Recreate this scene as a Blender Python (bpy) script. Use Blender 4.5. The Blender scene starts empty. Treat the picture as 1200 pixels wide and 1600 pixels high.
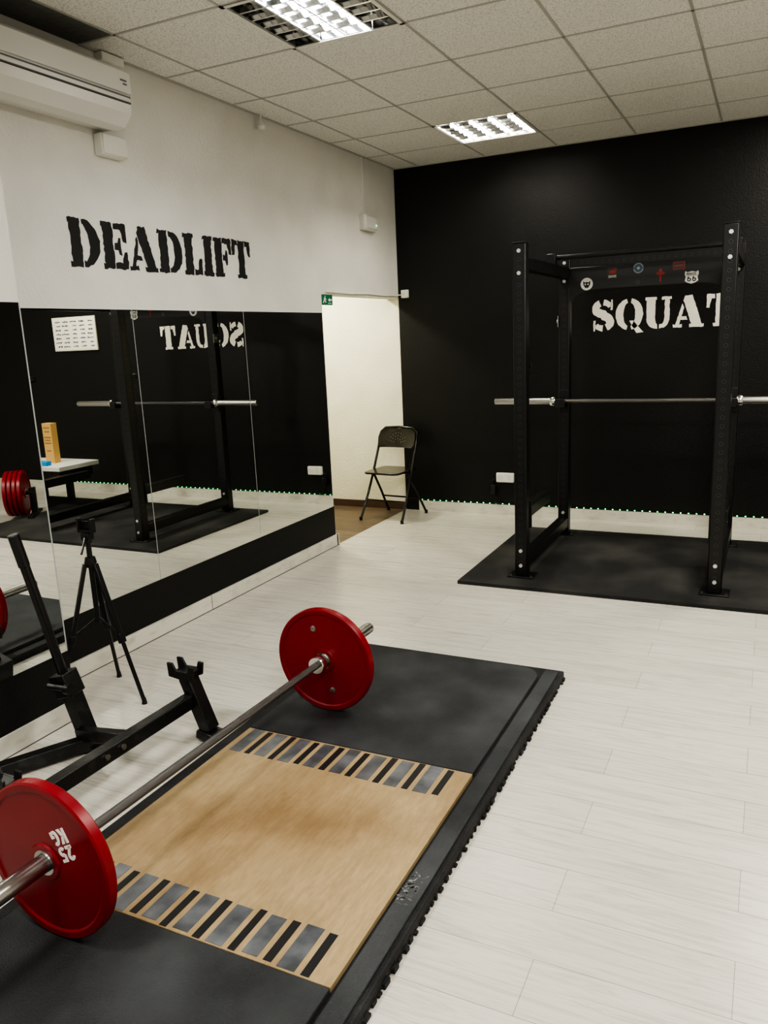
import bpy, bmesh, math, random
from mathutils import Vector, Matrix
random.seed(7)
S = bpy.context.scene
COL = S.collection
ORG = {}
R = math.radians
CEIL = 3.02
LW = -3.05      # left wall plane
CW = -2.72      # pier plane
BW = 6.68       # back wall plane

# ------------------------------------------------------------------ materials
def nodes(name):
    m = bpy.data.materials.new(name); m.use_nodes = True
    nt = m.node_tree
    return m, nt, nt.nodes['Principled BSDF']
def mat(name, col, rough=.5, metal=0., col2=None, nscale=6., nlo=.4, nhi=.65, stretch=(1,1,1), bump=None, bstretch=None, emit=None, spec=.5, rough2=None):
    m, nt, b = nodes(name)
    b.inputs['Base Color'].default_value = (*col, 1)
    b.inputs['Roughness'].default_value = rough
    b.inputs['Metallic'].default_value = metal
    b.inputs['Specular IOR Level'].default_value = spec
    tc = nt.nodes.new('ShaderNodeTexCoord')
    if col2:
        mp = nt.nodes.new('ShaderNodeMapping'); mp.inputs['Scale'].default_value = stretch
        nz = nt.nodes.new('ShaderNodeTexNoise'); nz.inputs['Scale'].default_value = nscale; nz.inputs['Detail'].default_value = 6
        cr = nt.nodes.new('ShaderNodeValToRGB')
        cr.color_ramp.elements[0].position = nlo; cr.color_ramp.elements[0].color = (*col, 1)
        cr.color_ramp.elements[1].position = nhi; cr.color_ramp.elements[1].color = (*col2, 1)
        nt.links.new(tc.outputs['Object'], mp.inputs[0]); nt.links.new(mp.outputs[0], nz.inputs['Vector'])
        nt.links.new(nz.outputs['Fac'], cr.inputs[0]); nt.links.new(cr.outputs[0], b.inputs['Base Color'])
    if bump:
        mp2 = nt.nodes.new('ShaderNodeMapping'); mp2.inputs['Scale'].default_value = bstretch or (1,1,1)
        n2 = nt.nodes.new('ShaderNodeTexNoise'); n2.inputs['Scale'].default_value = bump[0]; n2.inputs['Detail'].default_value = 4
        bp = nt.nodes.new('ShaderNodeBump'); bp.inputs['Strength'].default_value = bump[1]; bp.inputs['Distance'].default_value = .01
        nt.links.new(tc.outputs['Object'], mp2.inputs[0]); nt.links.new(mp2.outputs[0], n2.inputs['Vector'])
        nt.links.new(n2.outputs['Fac'], bp.inputs['Height']); nt.links.new(bp.outputs[0], b.inputs['Normal'])
    if emit:
        b.inputs['Emission Color'].default_value = (*emit[0], 1); b.inputs['Emission Strength'].default_value = emit[1]
    return m

M = {}
M['wall'] = mat('white_wall_paint', (.75,.735,.685), .75, col2=(.70,.685,.635), nscale=3, bump=(55,.35))
M['cream'] = mat('cream_wall_paint', (.82,.80,.65), .7, col2=(.77,.75,.60), nscale=4, bump=(60,.3))
M['blackwall'] = mat('black_wall_paint', (.0080,.0080,.0080), .50, bump=(90,.25), spec=.35)
M['blackpaint'] = mat('black_letter_paint', (.007,.007,.007), .6)
M['whitepaint'] = mat('white_letter_paint', (.88,.85,.78), .6)
M['base'] = mat('white_baseboard', (.68,.66,.58), .35, col2=(.52,.50,.43), nscale=9, nlo=.5, nhi=.75, stretch=(1,1,3))
M['joint_shadow'] = mat('skirting_joint_shadow', (.12,.11,.10), .7)
M['brown'] = mat('brown_baseboard', (.08,.048,.03), .5)
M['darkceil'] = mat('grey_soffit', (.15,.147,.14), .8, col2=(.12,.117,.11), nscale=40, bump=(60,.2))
M['grid'] = mat('ceiling_grid_paint', (.46,.455,.42), .6)
M['rubber'] = mat('black_rubber', (.020,.022,.024), .68, col2=(.075,.080,.085), nscale=2.9, nlo=.40, nhi=.78, bump=(220,.4))
M['rubber2'] = mat('dark_rubber', (.010,.010,.011), .65, col2=(.036,.037,.038), nscale=7, nlo=.45, nhi=.8, bump=(150,.4))
M['rackmat'] = mat('rack_rubber', (.013,.013,.013), .75, col2=(.062,.060,.055), nscale=2.1, nlo=.42, nhi=.75, bump=(240,.4))
M['black'] = mat('black_powder_coat', (.007,.007,.008), .36, col2=(.012,.012,.013), nscale=12, bump=(260,.12))
M['panelblack'] = mat('satin_black_panel', (.016,.016,.017), .30)
M['jack'] = mat('worn_black_steel', (.009,.009,.009), .36, col2=(.045,.044,.042), nscale=14, nlo=.55, nhi=.8, bump=(120,.2))
M['blackplastic'] = mat('black_plastic', (.009,.009,.010), .33)
M['chairgloss'] = mat('glossy_black_enamel', (.012,.011,.010), .18)
M['red'] = mat('red_plate_enamel', (.245,.0035,.011), .36, col2=(.205,.0035,.010), nscale=5, spec=.4)
M['steel'] = mat('brushed_steel', (.46,.45,.44), .28, 1.0)
M['chrome'] = mat('chrome', (.75,.75,.73), .16, 1.0)
M['shaft'] = mat('knurled_steel', (.17,.165,.16), .32, 1.0, bump=(700,.5))
M['bolt'] = mat('zinc_bolt', (.72,.71,.67), .35, .6)
M['white'] = mat('white_plastic', (.76,.75,.70), .4)
M['acwhite'] = mat('gloss_white_plastic', (.72,.71,.67), .22)
M['grey'] = mat('grey_plastic', (.16,.16,.16), .5)
M['tapeb'] = mat('black_tape', (.010,.010,.011), .5)
M['tapeg'] = mat('worn_grip_strip', (.060,.065,.072), .30, col2=(.18,.19,.205), nscale=11, nlo=.36, nhi=.72)
M['scuff'] = mat('scuffed_grey_rubber', (.09,.09,.09), .7, col2=(.30,.30,.29), nscale=60, nlo=.5, nhi=.65)
M['mirroredge'] = mat('polished_mirror_edge', (.42,.44,.42), .3)
M['green'] = mat('green_sign', (.015,.15,.07), .5)
M['blue'] = mat('blue_plastic', (.03,.28,.62), .4)
M['tan'] = mat('tan_cardboard', (.72,.45,.16), .5)
M['label'] = mat('printed_label', (.38,.20,.07), .5)
M['stickw'] = mat('white_sticker', (.60,.59,.56), .5)
M['stickg'] = mat('faded_white_print', (.24,.25,.26), .5)
M['sticker_r'] = mat('red_sticker', (.22,.02,.015), .5)
M['sticker_b'] = mat('blue_sticker', (.035,.07,.10), .5)
M['sticker_o'] = mat('dark_sticker', (.040,.028,.026), .5)
M['perf'] = mat('chair_perforation', (.26,.25,.23), .6)
M['ledg'] = mat('green_led', (.1,.9,.25), .5, emit=((.08,1.0,.24), 4.0))
M['ledtiny'] = mat('status_led', (.1,.9,.25), .5, emit=((.10,1.0,.28), 2.0))
M['tubeon'] = mat('fluorescent_tube', (1,1,1), .4, emit=((1.0,.94,.82), 78.0))
M['tubecool'] = mat('cool_fluorescent_tube', (1,1,1), .4, emit=((.93,.97,1.0), 70.0))
M['tubedim'] = mat('unlit_tube', (.5,.5,.48), .3)
M['louver'] = mat('louver_aluminium', (.74,.74,.73), .10, 1.0)
M['reflector'] = mat('fixture_reflector', (.62,.62,.61), .10, 1.0)
for k in ('ledg','ledtiny'):
    try: M[k].cycles.emission_sampling = 'NONE'
    except Exception: pass

# mirror
m, nt, b = nodes('mirror_glass')
b.inputs['Base Color'].default_value = (.84,.86,.83,1); b.inputs['Metallic'].default_value = 1; b.inputs['Roughness'].default_value = 0.0
M['mirror'] = m

# plank floor
def plank(name, c1, c2, mortar, grain, rough, bw=1.28, rh=.192, gs=(1.0,13,1)):
    m, nt, b = nodes(name)
    L = nt.links.new; N = nt.nodes.new
    tc = N('ShaderNodeTexCoord')
    br = N('ShaderNodeTexBrick'); br.offset = .37; br.inputs['Scale'].default_value = 1
    br.inputs['Brick Width'].default_value = bw; br.inputs['Row Height'].default_value = rh
    br.inputs['Mortar Size'].default_value = .0011; br.inputs['Mortar Smooth'].default_value = .2; br.inputs['Bias'].default_value = 0
    br.inputs['Color1'].default_value = (*c1,1); br.inputs['Color2'].default_value = (*c2,1); br.inputs['Mortar'].default_value = (*mortar,1)
    L(tc.outputs['Object'], br.inputs['Vector'])
    mp = N('ShaderNodeMapping'); mp.inputs['Scale'].default_value = gs
    nz = N('ShaderNodeTexNoise'); nz.inputs['Scale'].default_value = 2.4; nz.inputs['Detail'].default_value = 12; nz.inputs['Roughness'].default_value = .70; nz.inputs['Distortion'].default_value = 1.8
    L(tc.outputs['Object'], mp.inputs[0]); L(mp.outputs[0], nz.inputs['Vector'])
    cr = N('ShaderNodeValToRGB'); cr.color_ramp.elements[0].position = .37; cr.color_ramp.elements[0].color = (*grain,1)
    cr.color_ramp.elements[1].position = .54; cr.color_ramp.elements[1].color = (1,1,1,1)
    L(nz.outputs['Fac'], cr.inputs[0])
    mx = N('ShaderNodeMix'); mx.data_type = 'RGBA'; mx.blend_type = 'MULTIPLY'; mx.inputs['Factor'].default_value = 1
    L(br.outputs['Color'], mx.inputs[6]); L(cr.outputs[0], mx.inputs[7]); L(mx.outputs[2], b.inputs['Base Color'])
    b.inputs['Roughness'].default_value = rough
    bp = N('ShaderNodeBump'); bp.inputs['Strength'].default_value = .08; bp.inputs['Distance'].default_value = .004
    L(nz.outputs['Fac'], bp.inputs['Height']); L(bp.outputs[0], b.inputs['Normal'])
    return m
M['floor'] = plank('pale_laminate', (.64,.615,.545), (.59,.565,.50), (.33,.31,.27), (.82,.81,.79), .27)
M['woodfloor'] = plank('dark_wood_floor', (.16,.115,.075), (.125,.088,.058), (.03,.022,.015), (.6,.55,.5), .45, .9, .12)

# ceiling tile
m, nt, b = nodes('mineral_ceiling_tile')
L = nt.links.new; N = nt.nodes.new
tc = N('ShaderNodeTexCoord')
nz = N('ShaderNodeTexNoise'); nz.inputs['Scale'].default_value = 110; nz.inputs['Detail'].default_value = 3; L(tc.outputs['Object'], nz.inputs['Vector'])
cr = N('ShaderNodeValToRGB'); cr.color_ramp.elements[0].position = .36; cr.color_ramp.elements[0].color = (.57,.56,.52,1)
cr.color_ramp.elements[1].position = .50; cr.color_ramp.elements[1].color = (.82,.81,.76,1)
L(nz.outputs['Fac'], cr.inputs[0]); L(cr.outputs[0], b.inputs['Base Color']); b.inputs['Roughness'].default_value = .9
bp = N('ShaderNodeBump'); bp.inputs['Strength'].default_value = .3; bp.inputs['Distance'].default_value = .004
L(nz.outputs['Fac'], bp.inputs['Height']); L(bp.outputs[0], b.inputs['Normal'])
M['tile'] = m

# plywood: fine grain multiplied by broad worn stains
m, nt, b = nodes('worn_plywood')
L = nt.links.new; N = nt.nodes.new
tc = N('ShaderNodeTexCoord')
mp = N('ShaderNodeMapping'); mp.inputs['Scale'].default_value = (9,1.6,1)
n1 = N('ShaderNodeTexNoise'); n1.inputs['Scale'].default_value = 9; n1.inputs['Detail'].default_value = 10; n1.inputs['Roughness'].default_value = .65; n1.inputs['Distortion'].default_value = .3
L(tc.outputs['Object'], mp.inputs[0]); L(mp.outputs[0], n1.inputs['Vector'])
c1 = N('ShaderNodeValToRGB'); c1.color_ramp.elements[0].position = .32; c1.color_ramp.elements[0].color = (.345,.25,.13,1)
c1.color_ramp.elements[1].position = .68; c1.color_ramp.elements[1].color = (.44,.33,.185,1)
L(n1.outputs['Fac'], c1.inputs[0])
n2 = N('ShaderNodeTexNoise'); n2.inputs['Scale'].default_value = 2.9; n2.inputs['Detail'].default_value = 7; n2.inputs['Roughness'].default_value = .6; L(tc.outputs['Object'], n2.inputs['Vector'])
c2 = N('ShaderNodeValToRGB'); c2.color_ramp.elements[0].position = .34; c2.color_ramp.elements[0].color = (.74,.69,.64,1)
c2.color_ramp.elements[1].position = .60; c2.color_ramp.elements[1].color = (1,1,1,1)
L(n2.outputs['Fac'], c2.inputs[0])
mx = N('ShaderNodeMix'); mx.data_type = 'RGBA'; mx.blend_type = 'MULTIPLY'; mx.inputs['Factor'].default_value = 1
L(c1.outputs[0], mx.inputs[6]); L(c2.outputs[0], mx.inputs[7])
# brown wear where the lifter stands (panel centre, object space)
ln = N('ShaderNodeVectorMath'); ln.operation = 'DISTANCE'; ln.inputs[1].default_value = (-.02,.03,.06)
L(tc.outputs['Object'], ln.inputs[0])
n3 = N('ShaderNodeMath'); n3.operation = 'MULTIPLY_ADD'; n3.inputs[1].default_value = .5
L(n2.outputs['Fac'], n3.inputs[0]); L(ln.outputs['Value'], n3.inputs[2])
c3 = N('ShaderNodeValToRGB'); c3.color_ramp.elements[0].position = .28; c3.color_ramp.elements[0].color = (.78,.71,.64,1)
c3.color_ramp.elements[1].position = .68; c3.color_ramp.elements[1].color = (1,1,1,1)
L(n3.outputs[0], c3.inputs[0])
mx2 = N('ShaderNodeMix'); mx2.data_type = 'RGBA'; mx2.blend_type = 'MULTIPLY'; mx2.inputs['Factor'].default_value = 1
L(mx.outputs[2], mx2.inputs[6]); L(c3.outputs[0], mx2.inputs[7]); L(mx2.outputs[2], b.inputs['Base Color'])
b.inputs['Roughness'].default_value = .42
M['ply'] = m

# perforated post steel (holes every 5 cm, object coordinates of each post)
def holed(name, axis):
    m, nt, b = nodes(name)
    L = nt.links.new; N = nt.nodes.new
    tc = N('ShaderNodeTexCoord'); sp = N('ShaderNodeSeparateXYZ'); L(tc.outputs['Object'], sp.inputs[0])
    def mth(op, a, c=None):
        n = N('ShaderNodeMath'); n.operation = op
        for i, v in enumerate((a, c)):
            if v is None: continue
            if isinstance(v, (int,float)): n.inputs[i].default_value = v
            else: L(v, n.inputs[i])
        return n.outputs[0]
    long_ = sp.outputs[axis]; o = [sp.outputs[i] for i in range(3) if i != axis]
    mm = mth('SUBTRACT', mth('FLOORED_MODULO', long_, .05), .025)
    h = mth('MINIMUM', mth('ABSOLUTE', o[0]), mth('ABSOLUTE', o[1]))
    d = mth('SQRT', mth('ADD', mth('MULTIPLY', mm, mm), mth('MULTIPLY', h, h)))
    cr = N('ShaderNodeValToRGB'); e = cr.color_ramp.elements
    e[0].position = .0; e[0].color = (.0002,.0002,.0002,1); e[1].position = .56; e[1].color = (.0065,.0065,.007,1)
    x = e.new(.40); x.color = (.0002,.0002,.0002,1); x = e.new(.42); x.color = (.045,.045,.045,1); x = e.new(.54); x.color = (.045,.045,.045,1)
    L(mth('MULTIPLY', d, 50.), cr.inputs[0])
    L(cr.outputs[0], b.inputs['Base Color']); b.inputs['Roughness'].default_value = .36
    return m
M['holedz'] = holed('perforated_black_steel_upright', 2)
M['holedy'] = holed('perforated_black_steel_depth', 1)
M['holedx'] = holed('perforated_black_steel_cross', 0)

# ------------------------------------------------------------------ mesh helpers
def V(*a): return Vector(a)
class MB:
    def __init__(s): s.bm = bmesh.new()
    def box(s, x0, x1, y0, y1, z0, z1):
        v = [s.bm.verts.new(p) for p in ((x0,y0,z0),(x1,y0,z0),(x1,y1,z0),(x0,y1,z0),(x0,y0,z1),(x1,y0,z1),(x1,y1,z1),(x0,y1,z1))]
        for f in ((3,2,1,0),(4,5,6,7),(0,1,5,4),(1,2,6,5),(2,3,7,6),(3,0,4,7)): s.bm.faces.new([v[i] for i in f])
        return s
    def beam(s, p0, p1, w, h, up=(0,0,1)):
        p0 = Vector(p0); p1 = Vector(p1); d = (p1-p0).normalized(); u = Vector(up)
        a = d.cross(u)
        if a.length < 1e-4: a = d.cross(Vector((0,1,0)))
        a.normalize(); c = a.cross(d).normalized(); a *= w/2; c *= h/2
        v = [s.bm.verts.new(p+q) for p in (p0,p1) for q in (-a-c, a-c, a+c, -a+c)]
        for f in ((3,2,1,0),(4,5,6,7),(0,1,5,4),(1,2,6,5),(2,3,7,6),(3,0,4,7)): s.bm.faces.new([v[i] for i in f])
        return s
    def tube(s, pts, r, n=14, caps=True, rs=None):
        pts = [Vector(p) for p in pts]; rings = []; prev = None
        for i, p in enumerate(pts):
            t = (pts[min(i+1,len(pts)-1)]-pts[max(i-1,0)]).normalized()
            if prev is None:
                a = t.orthogonal().normalized()
            else:
                a = (prev - t*prev.dot(t)).normalized()
            prev = a; c = t.cross(a); rr = rs[i] if rs else r
            rings.append([s.bm.verts.new(p + (a*math.cos(2*math.pi*k/n)+c*math.sin(2*math.pi*k/n))*rr) for k in range(n)])
        for i in range(len(rings)-1):
            for k in range(n):
                s.bm.faces.new((rings[i][k], rings[i][(k+1)%n], rings[i+1][(k+1)%n], rings[i+1][k]))
        if caps:
            s.bm.faces.new(rings[0][::-1]); s.bm.faces.new(rings[-1])
        return s
    def cyl(s, p0, p1, r, r2=None, n=24): return s.tube([p0,p1], r, n, True, [r, r if r2 is None else r2])
    def prism(s, pts, d):
        d = Vector(d); a = [s.bm.verts.new(p) for p in pts]; c = [s.bm.verts.new(Vector(p)+d) for p in pts]
        s.bm.faces.new(a); s.bm.faces.new(c[::-1]); n = len(a)
        for i in range(n): s.bm.faces.new((a[i], c[i], c[(i+1)%n], a[(i+1)%n]))
        return s
    def lathe(s, prof, c, axis, n=72):        # closed profile of (radius, offset along axis)
        c = Vector(c); ax = Vector(axis).normalized(); a = ax.orthogonal().normalized(); e = ax.cross(a)
        rings = [[s.bm.verts.new(c+ax*t+(a*math.cos(2*math.pi*k/n)+e*math.sin(2*math.pi*k/n))*r) for k in range(n)] for r, t in prof]
        m = len(rings)
        for i in range(m):
            for k in range(n):
                s.bm.faces.new((rings[i][k], rings[i][(k+1)%n], rings[(i+1)%m][(k+1)%n], rings[(i+1)%m][k]))
        return s
    def build(s, name, material, parent=None, bevel=0, smooth=True, origin=None, kind=None, segs=2):
        bmesh.ops.recalc_face_normals(s.bm, faces=s.bm.faces[:])
        po = ORG[parent.name] if parent else Vector((0,0,0))
        og = Vector(origin) if origin is not None else po
        bmesh.ops.translate(s.bm, verts=s.bm.verts[:], vec=-og)
        me = bpy.data.meshes.new(name); s.bm.to_mesh(me); s.bm.free()
        if smooth:
            for p in me.polygons: p.use_smooth = True
            me.set_sharp_from_angle(angle=R(32))
        me.materials.append(material)
        o = bpy.data.objects.new(name, me); COL.objects.link(o)
        if parent: o.parent = parent
        o.location = og - po
        ORG[o.name] = og
        if bevel:
            bv = o.modifiers.new('bevel', 'BEVEL'); bv.width = bevel; bv.segments = segs; bv.limit_method = 'ANGLE'; bv.angle_limit = R(40)
        if kind: o['kind'] = kind
        return o
def thing(name, loc, label, cat, group=None, rz=0):
    e = bpy.data.objects.new(name, None); COL.objects.link(e); e.empty_display_size = .1
    e.location = loc; e.rotation_euler = (0,0,rz); ORG[e.name] = Vector(loc)
    e['label'] = label; e['category'] = cat
    if group: e['group'] = group
    return e
def tag(o, label, cat, group=None):
    o['label'] = label; o['category'] = cat
    if group: o['group'] = group
    return o
def copy_tree(o, delta, label, group=None):
    c = o.copy(); COL.objects.link(c); c.location = Vector(o.location)+Vector(delta); c['label'] = label
    if group: c['group'] = group
    for ch in list(o.children):
        k = ch.copy(); COL.objects.link(k); k.parent = c
        for g in list(ch.children):
            q = g.copy(); COL.objects.link(q); q.parent = k
    return c

# ------------------------------------------------------------------ lettering
def stroke(pts, w):
    pts = [Vector(p) for p in pts]; l = []; r = []
    for i, p in enumerate(pts):
        t = (pts[min(i+1,len(pts)-1)]-pts[max(i-1,0)]).normalized(); n = Vector((-t.y, t.x))
        ww = w[i] if isinstance(w, (list,tuple)) else w
        l.append(p+n*ww/2); r.append(p-n*ww/2)
    return [tuple(v) for v in l + r[::-1]]
def arc(cx, cy, rx, ry, a0, a1, n=12): return [(cx+rx*math.cos(R(a0+(a1-a0)*i/n)), cy+ry*math.sin(R(a0+(a1-a0)*i/n))) for i in range(n+1)]
def band(cx, cy, ro, qo, ri, qi, a0, a1, n=12): return arc(cx,cy,ro,qo,a0,a1,n)+arc(cx,cy,ri,qi,a1,a0,n)
def spath():
    p = arc(.37,.735,.25,.185,15,270,18)+arc(.37,.275,.25,.195,90,-160,18)[1:]
    return p
sp_ = spath()
sw = [.15+.13*math.sin(math.pi*i/(len(sp_)-1)) for i in range(len(sp_))]
STEM = [(0,0),(.36,0),(.36,1),(0,1),(0,.9),(.05,.9),(.05,.1),(0,.1)]
EARMT = [(.40,.86),(.40,1),(.80,1),(.80,.60),(.70,.60),(.62,.86)]
EARMM = [(.40,.43),(.40,.57),(.50,.57),(.53,.69),(.60,.69),(.60,.31),(.53,.31),(.50,.43)]
GL = {
 'D': (.92, [STEM, band(.41,.5,.51,.5,.20,.38,-90,90,18)]),
 'E': (.80, [STEM, EARMT, EARMM, [(.40,.14),(.40,0),(.80,0),(.80,.40),(.70,.40),(.62,.14)]]),
 'F': (.78, [[(0,0),(.42,0),(.42,.1),(.36,.1),(.36,1),(0,1),(0,.9),(.05,.9),(.05,.1),(0,.1)], EARMT, EARMM]),
 'A': (.98, [[(.36,1),(.60,1),(.91,.1),(.98,.1),(.98,0),(.52,0),(.52,.1),(.58,.1),(.32,.84)],
             [(0,0),(.28,0),(.28,.1),(.20,.1),(.24,.24),(.46,.24),(.42,.35),(.27,.35),(.335,.62),(.29,.76),(.07,.1),(0,.1)]]),
 'L': (.74, [[(0,0),(.36,0),(.36,.9),(.42,.9),(.42,1),(0,1),(0,.9),(.05,.9),(.05,.1),(0,.1)], [(.40,0),(.40,.14),(.54,.14),(.64,.42),(.74,.42),(.74,0)]]),
 'I': (.42, [[(0,0),(.42,0),(.42,.1),(.37,.1),(.37,.9),(.42,.9),(.42,1),(0,1),(0,.9),(.05,.9),(.05,.1),(0,.1)]]),
 'T': (.88, [[(.22,0),(.66,0),(.66,.1),(.59,.1),(.59,1),(.29,1),(.29,.1),(.22,.1)], [(0,.58),(0,1),(.25,1),(.25,.86),(.16,.86),(.09,.58)], [(.88,.58),(.88,1),(.63,1),(.63,.86),(.72,.86),(.79,.58)]]),
 'S': (.74, [stroke(sp_[:6], sw[:6]), stroke(sp_[7:-7], sw[7:-7]), stroke(sp_[-6:], sw[-6:]), [(.62,.66),(.70,.66),(.70,1),(.64,1)], [(.04,0),(.10,0),(.12,.34),(.04,.34)]]),
 'Q': (.92, [band(.43,.5,.43,.5,.17,.37,97,263,16), band(.49,.5,.43,.5,.17,.37,-83,83,16), [(.46,.30),(.60,.30),(.94,-.10),(.72,-.12)]]),
 'U': (.86, [[(0,1),(.38,1),(.38,.91),(.34,.91),(.34,.3),(.36,.18),(.41,.13),(.41,0),(.28,.01),(.14,.08),(.07,.2),(.05,.3),(.05,.91),(0,.91)],
             [(.54,1),(.86,1),(.86,.91),(.80,.91),(.80,.28),(.74,.12),(.63,.03),(.47,0),(.47,.13),(.57,.15),(.62,.22),(.64,.32),(.64,.91),(.54,.91)]]),
 '2': (.62, [stroke(arc(.3,.70,.21,.20,170,-40,10)+[(.28,.30),(.10,.10)], .22), [(0,0),(.6,0),(.6,.22),(0,.22)]]),
 '5': (.62, [[(.04,.5),(.24,.5),(.26,.80),(.58,.80),(.58,1),(.07,1)], stroke(arc(.27,.32,.22,.22,125,-150,12), .22)]),
 'K': (.66, [[(0,0),(.22,0),(.22,1),(0,1)], [(.25,.5),(.42,1),(.68,1),(.46,.5)], [(.25,.46),(.45,.46),(.70,0),(.43,0)]]),
 'G': (.68, [stroke(arc(.33,.5,.24,.40,50,300,14), .22), [(.36,.5),(.66,.5),(.66,.04),(.46,.04),(.46,.34),(.36,.34)]]),
}
def rough(poly, amp, seg=.07):
    out = []
    n = len(poly)
    for i in range(n):
        a = Vector(poly[i]); b = Vector(poly[(i+1)%n]); k = max(1, int((b-a).length/seg))
        for j in range(k):
            p = a+(b-a)*j/k
            out.append((p.x+random.uniform(-amp,amp), p.y+random.uniform(-amp,amp)))
    return out
def word(txt, mapf, h, width, thick, material, parent, amp=.012, gap=.06):
    tot = sum(GL[c][0] for c in txt)+gap*(len(txt)-1); sx = width/tot; x = 0
    for c in txt:
        w, polys = GL[c]; mb = MB()
        for i, p in enumerate(polys):
            mb.prism([mapf((x+q[0])*sx, q[1]*h) for q in rough(p, amp)], thick)
        mb.build('letter', material, parent, smooth=False); x += w+gap

# ------------------------------------------------------------------ setting
def struct(name, mb, m, **k): return mb.build(name, m, kind='structure', smooth=False, **k)
XR, YN = 3.4, -2.5
struct('floor', MB().box(LW, XR+.1, YN-.1, BW+.1, -.1, 0), M['floor'])
struct('floor_passage', MB().box(-4.7, LW, 4.6, BW+.1, -.1, -.001), M['woodfloor'])
struct('wall_left', MB().box(LW-.12, LW, YN, 5.30, 0, CEIL+.2).box(LW-.12, LW, 5.30, BW, 1.935, CEIL+.2), M['wall'])
struct('wall_pier', MB().box(LW, CW, YN, 2.31, 0, CEIL), M['wall'])
struct('wall_back', MB().box(LW, XR+.1, BW, BW+.1, 0, CEIL+.2), M['blackwall'])
struct('wall_passage_back', MB().box(-4.7, LW, BW+.004, BW+.1, 0, CEIL), M['cream'])
struct('wall_passage_left', MB().box(-4.8, -4.7, 4.6, BW+.1, 0, 2.5), M['cream'])
struct('wall_passage_front', MB().box(-4.8, LW-.12, 4.5, 4.6, 0, 2.5), M['cream'])
struct('ceiling_passage', MB().box(-4.8, LW-.12, 4.5, BW+.1, 2.45, 2.5), M['cream'])
struct('wall_right', MB().box(XR, XR+.1, YN, BW, 0, CEIL+.2), M['wall'])
struct('wall_front', MB().box(LW-.12, XR+.1, YN-.1, YN, 0, CEIL+.2), M['wall'])
# black dado under the mirrors
struct('trim_1', MB().box(LW, LW+.004, 2.31, 5.30, .085, .318), M['blackwall'])
struct('trim_2', MB().box(CW, CW+.004, YN, 2.31, .085, .318).box(CW-.02, CW+.004, 2.31, 2.314, .085, .318), M['blackwall'])
struct('baseboard_left', MB().box(LW, LW+.016, 2.31, 5.33, 0.004, .092).box(LW-.12, LW+.016, 5.30, 5.316, 0.004, .092), M['base'])
struct('baseboard_pier', MB().box(CW, CW+.016, YN, 2.326, 0.004, .092).box(LW+.016, CW+.016, 2.31, 2.326, 0.004, .092), M['base'])
struct('baseboard_joint_shadow', MB().box(LW, LW+.0175, 2.326, 5.33, .0, .0045).box(LW, LW+.0168, 3.70, 3.704, .004, .0925).box(CW, CW+.0175, YN, 2.326, .0, .0045), M['joint_shadow'])  # dark strips stand in for the shadow line under the skirting; one board joint
struct('baseboard_back', MB().box(LW+.14, XR, BW-.016, BW, 0, .095), M['base'])
struct('baseboard_passage', MB().box(-4.7, LW-.02, BW-.012, BW+.003, 0, .065), M['brown'])
# ceiling tiles with openings for luminaires
GX = [-3.05]+[-2.82+.6*i for i in range(11)]
GX = [g for g in GX if g < XR]+[XR]
GY = [YN]+[-2.27+.6*i for i in range(15)]
GY = [g for g in GY if g < BW-.02]+[BW]
FIX = [(-2.22,3.13),(-2.22,5.53)]
def isfix(x, y): return any(abs(x-a)<.01 and abs(y-b_)<.01 for a, b_ in FIX)
mb = MB(); sof = MB()
for i in range(len(GX)-1):
    for j in range(len(GY)-1):
        if isfix(GX[i], GY[j]): continue
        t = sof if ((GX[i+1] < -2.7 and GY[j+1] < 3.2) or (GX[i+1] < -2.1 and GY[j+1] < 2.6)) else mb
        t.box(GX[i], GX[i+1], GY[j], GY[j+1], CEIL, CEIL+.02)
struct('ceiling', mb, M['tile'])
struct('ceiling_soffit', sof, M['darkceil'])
mb = MB()
for x in GX[1:-1]: mb.box(x-.007, x+.007, (2.53 if x < -2.3 else YN), BW, CEIL-.003, CEIL+.001)
for y in GY[1:-1]:
    mb.box((LW if y > 3.1 else (-2.82 if y > 2.5 else -2.22)), XR, y-.007, y+.007, CEIL-.003, CEIL+.0012)
mb.box(LW, LW+.02, 3.13, BW, CEIL-.006, CEIL).box(LW, XR, BW-.02, BW, CEIL-.006, CEIL)
struct('trim_3', mb, M['grid'])

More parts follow.
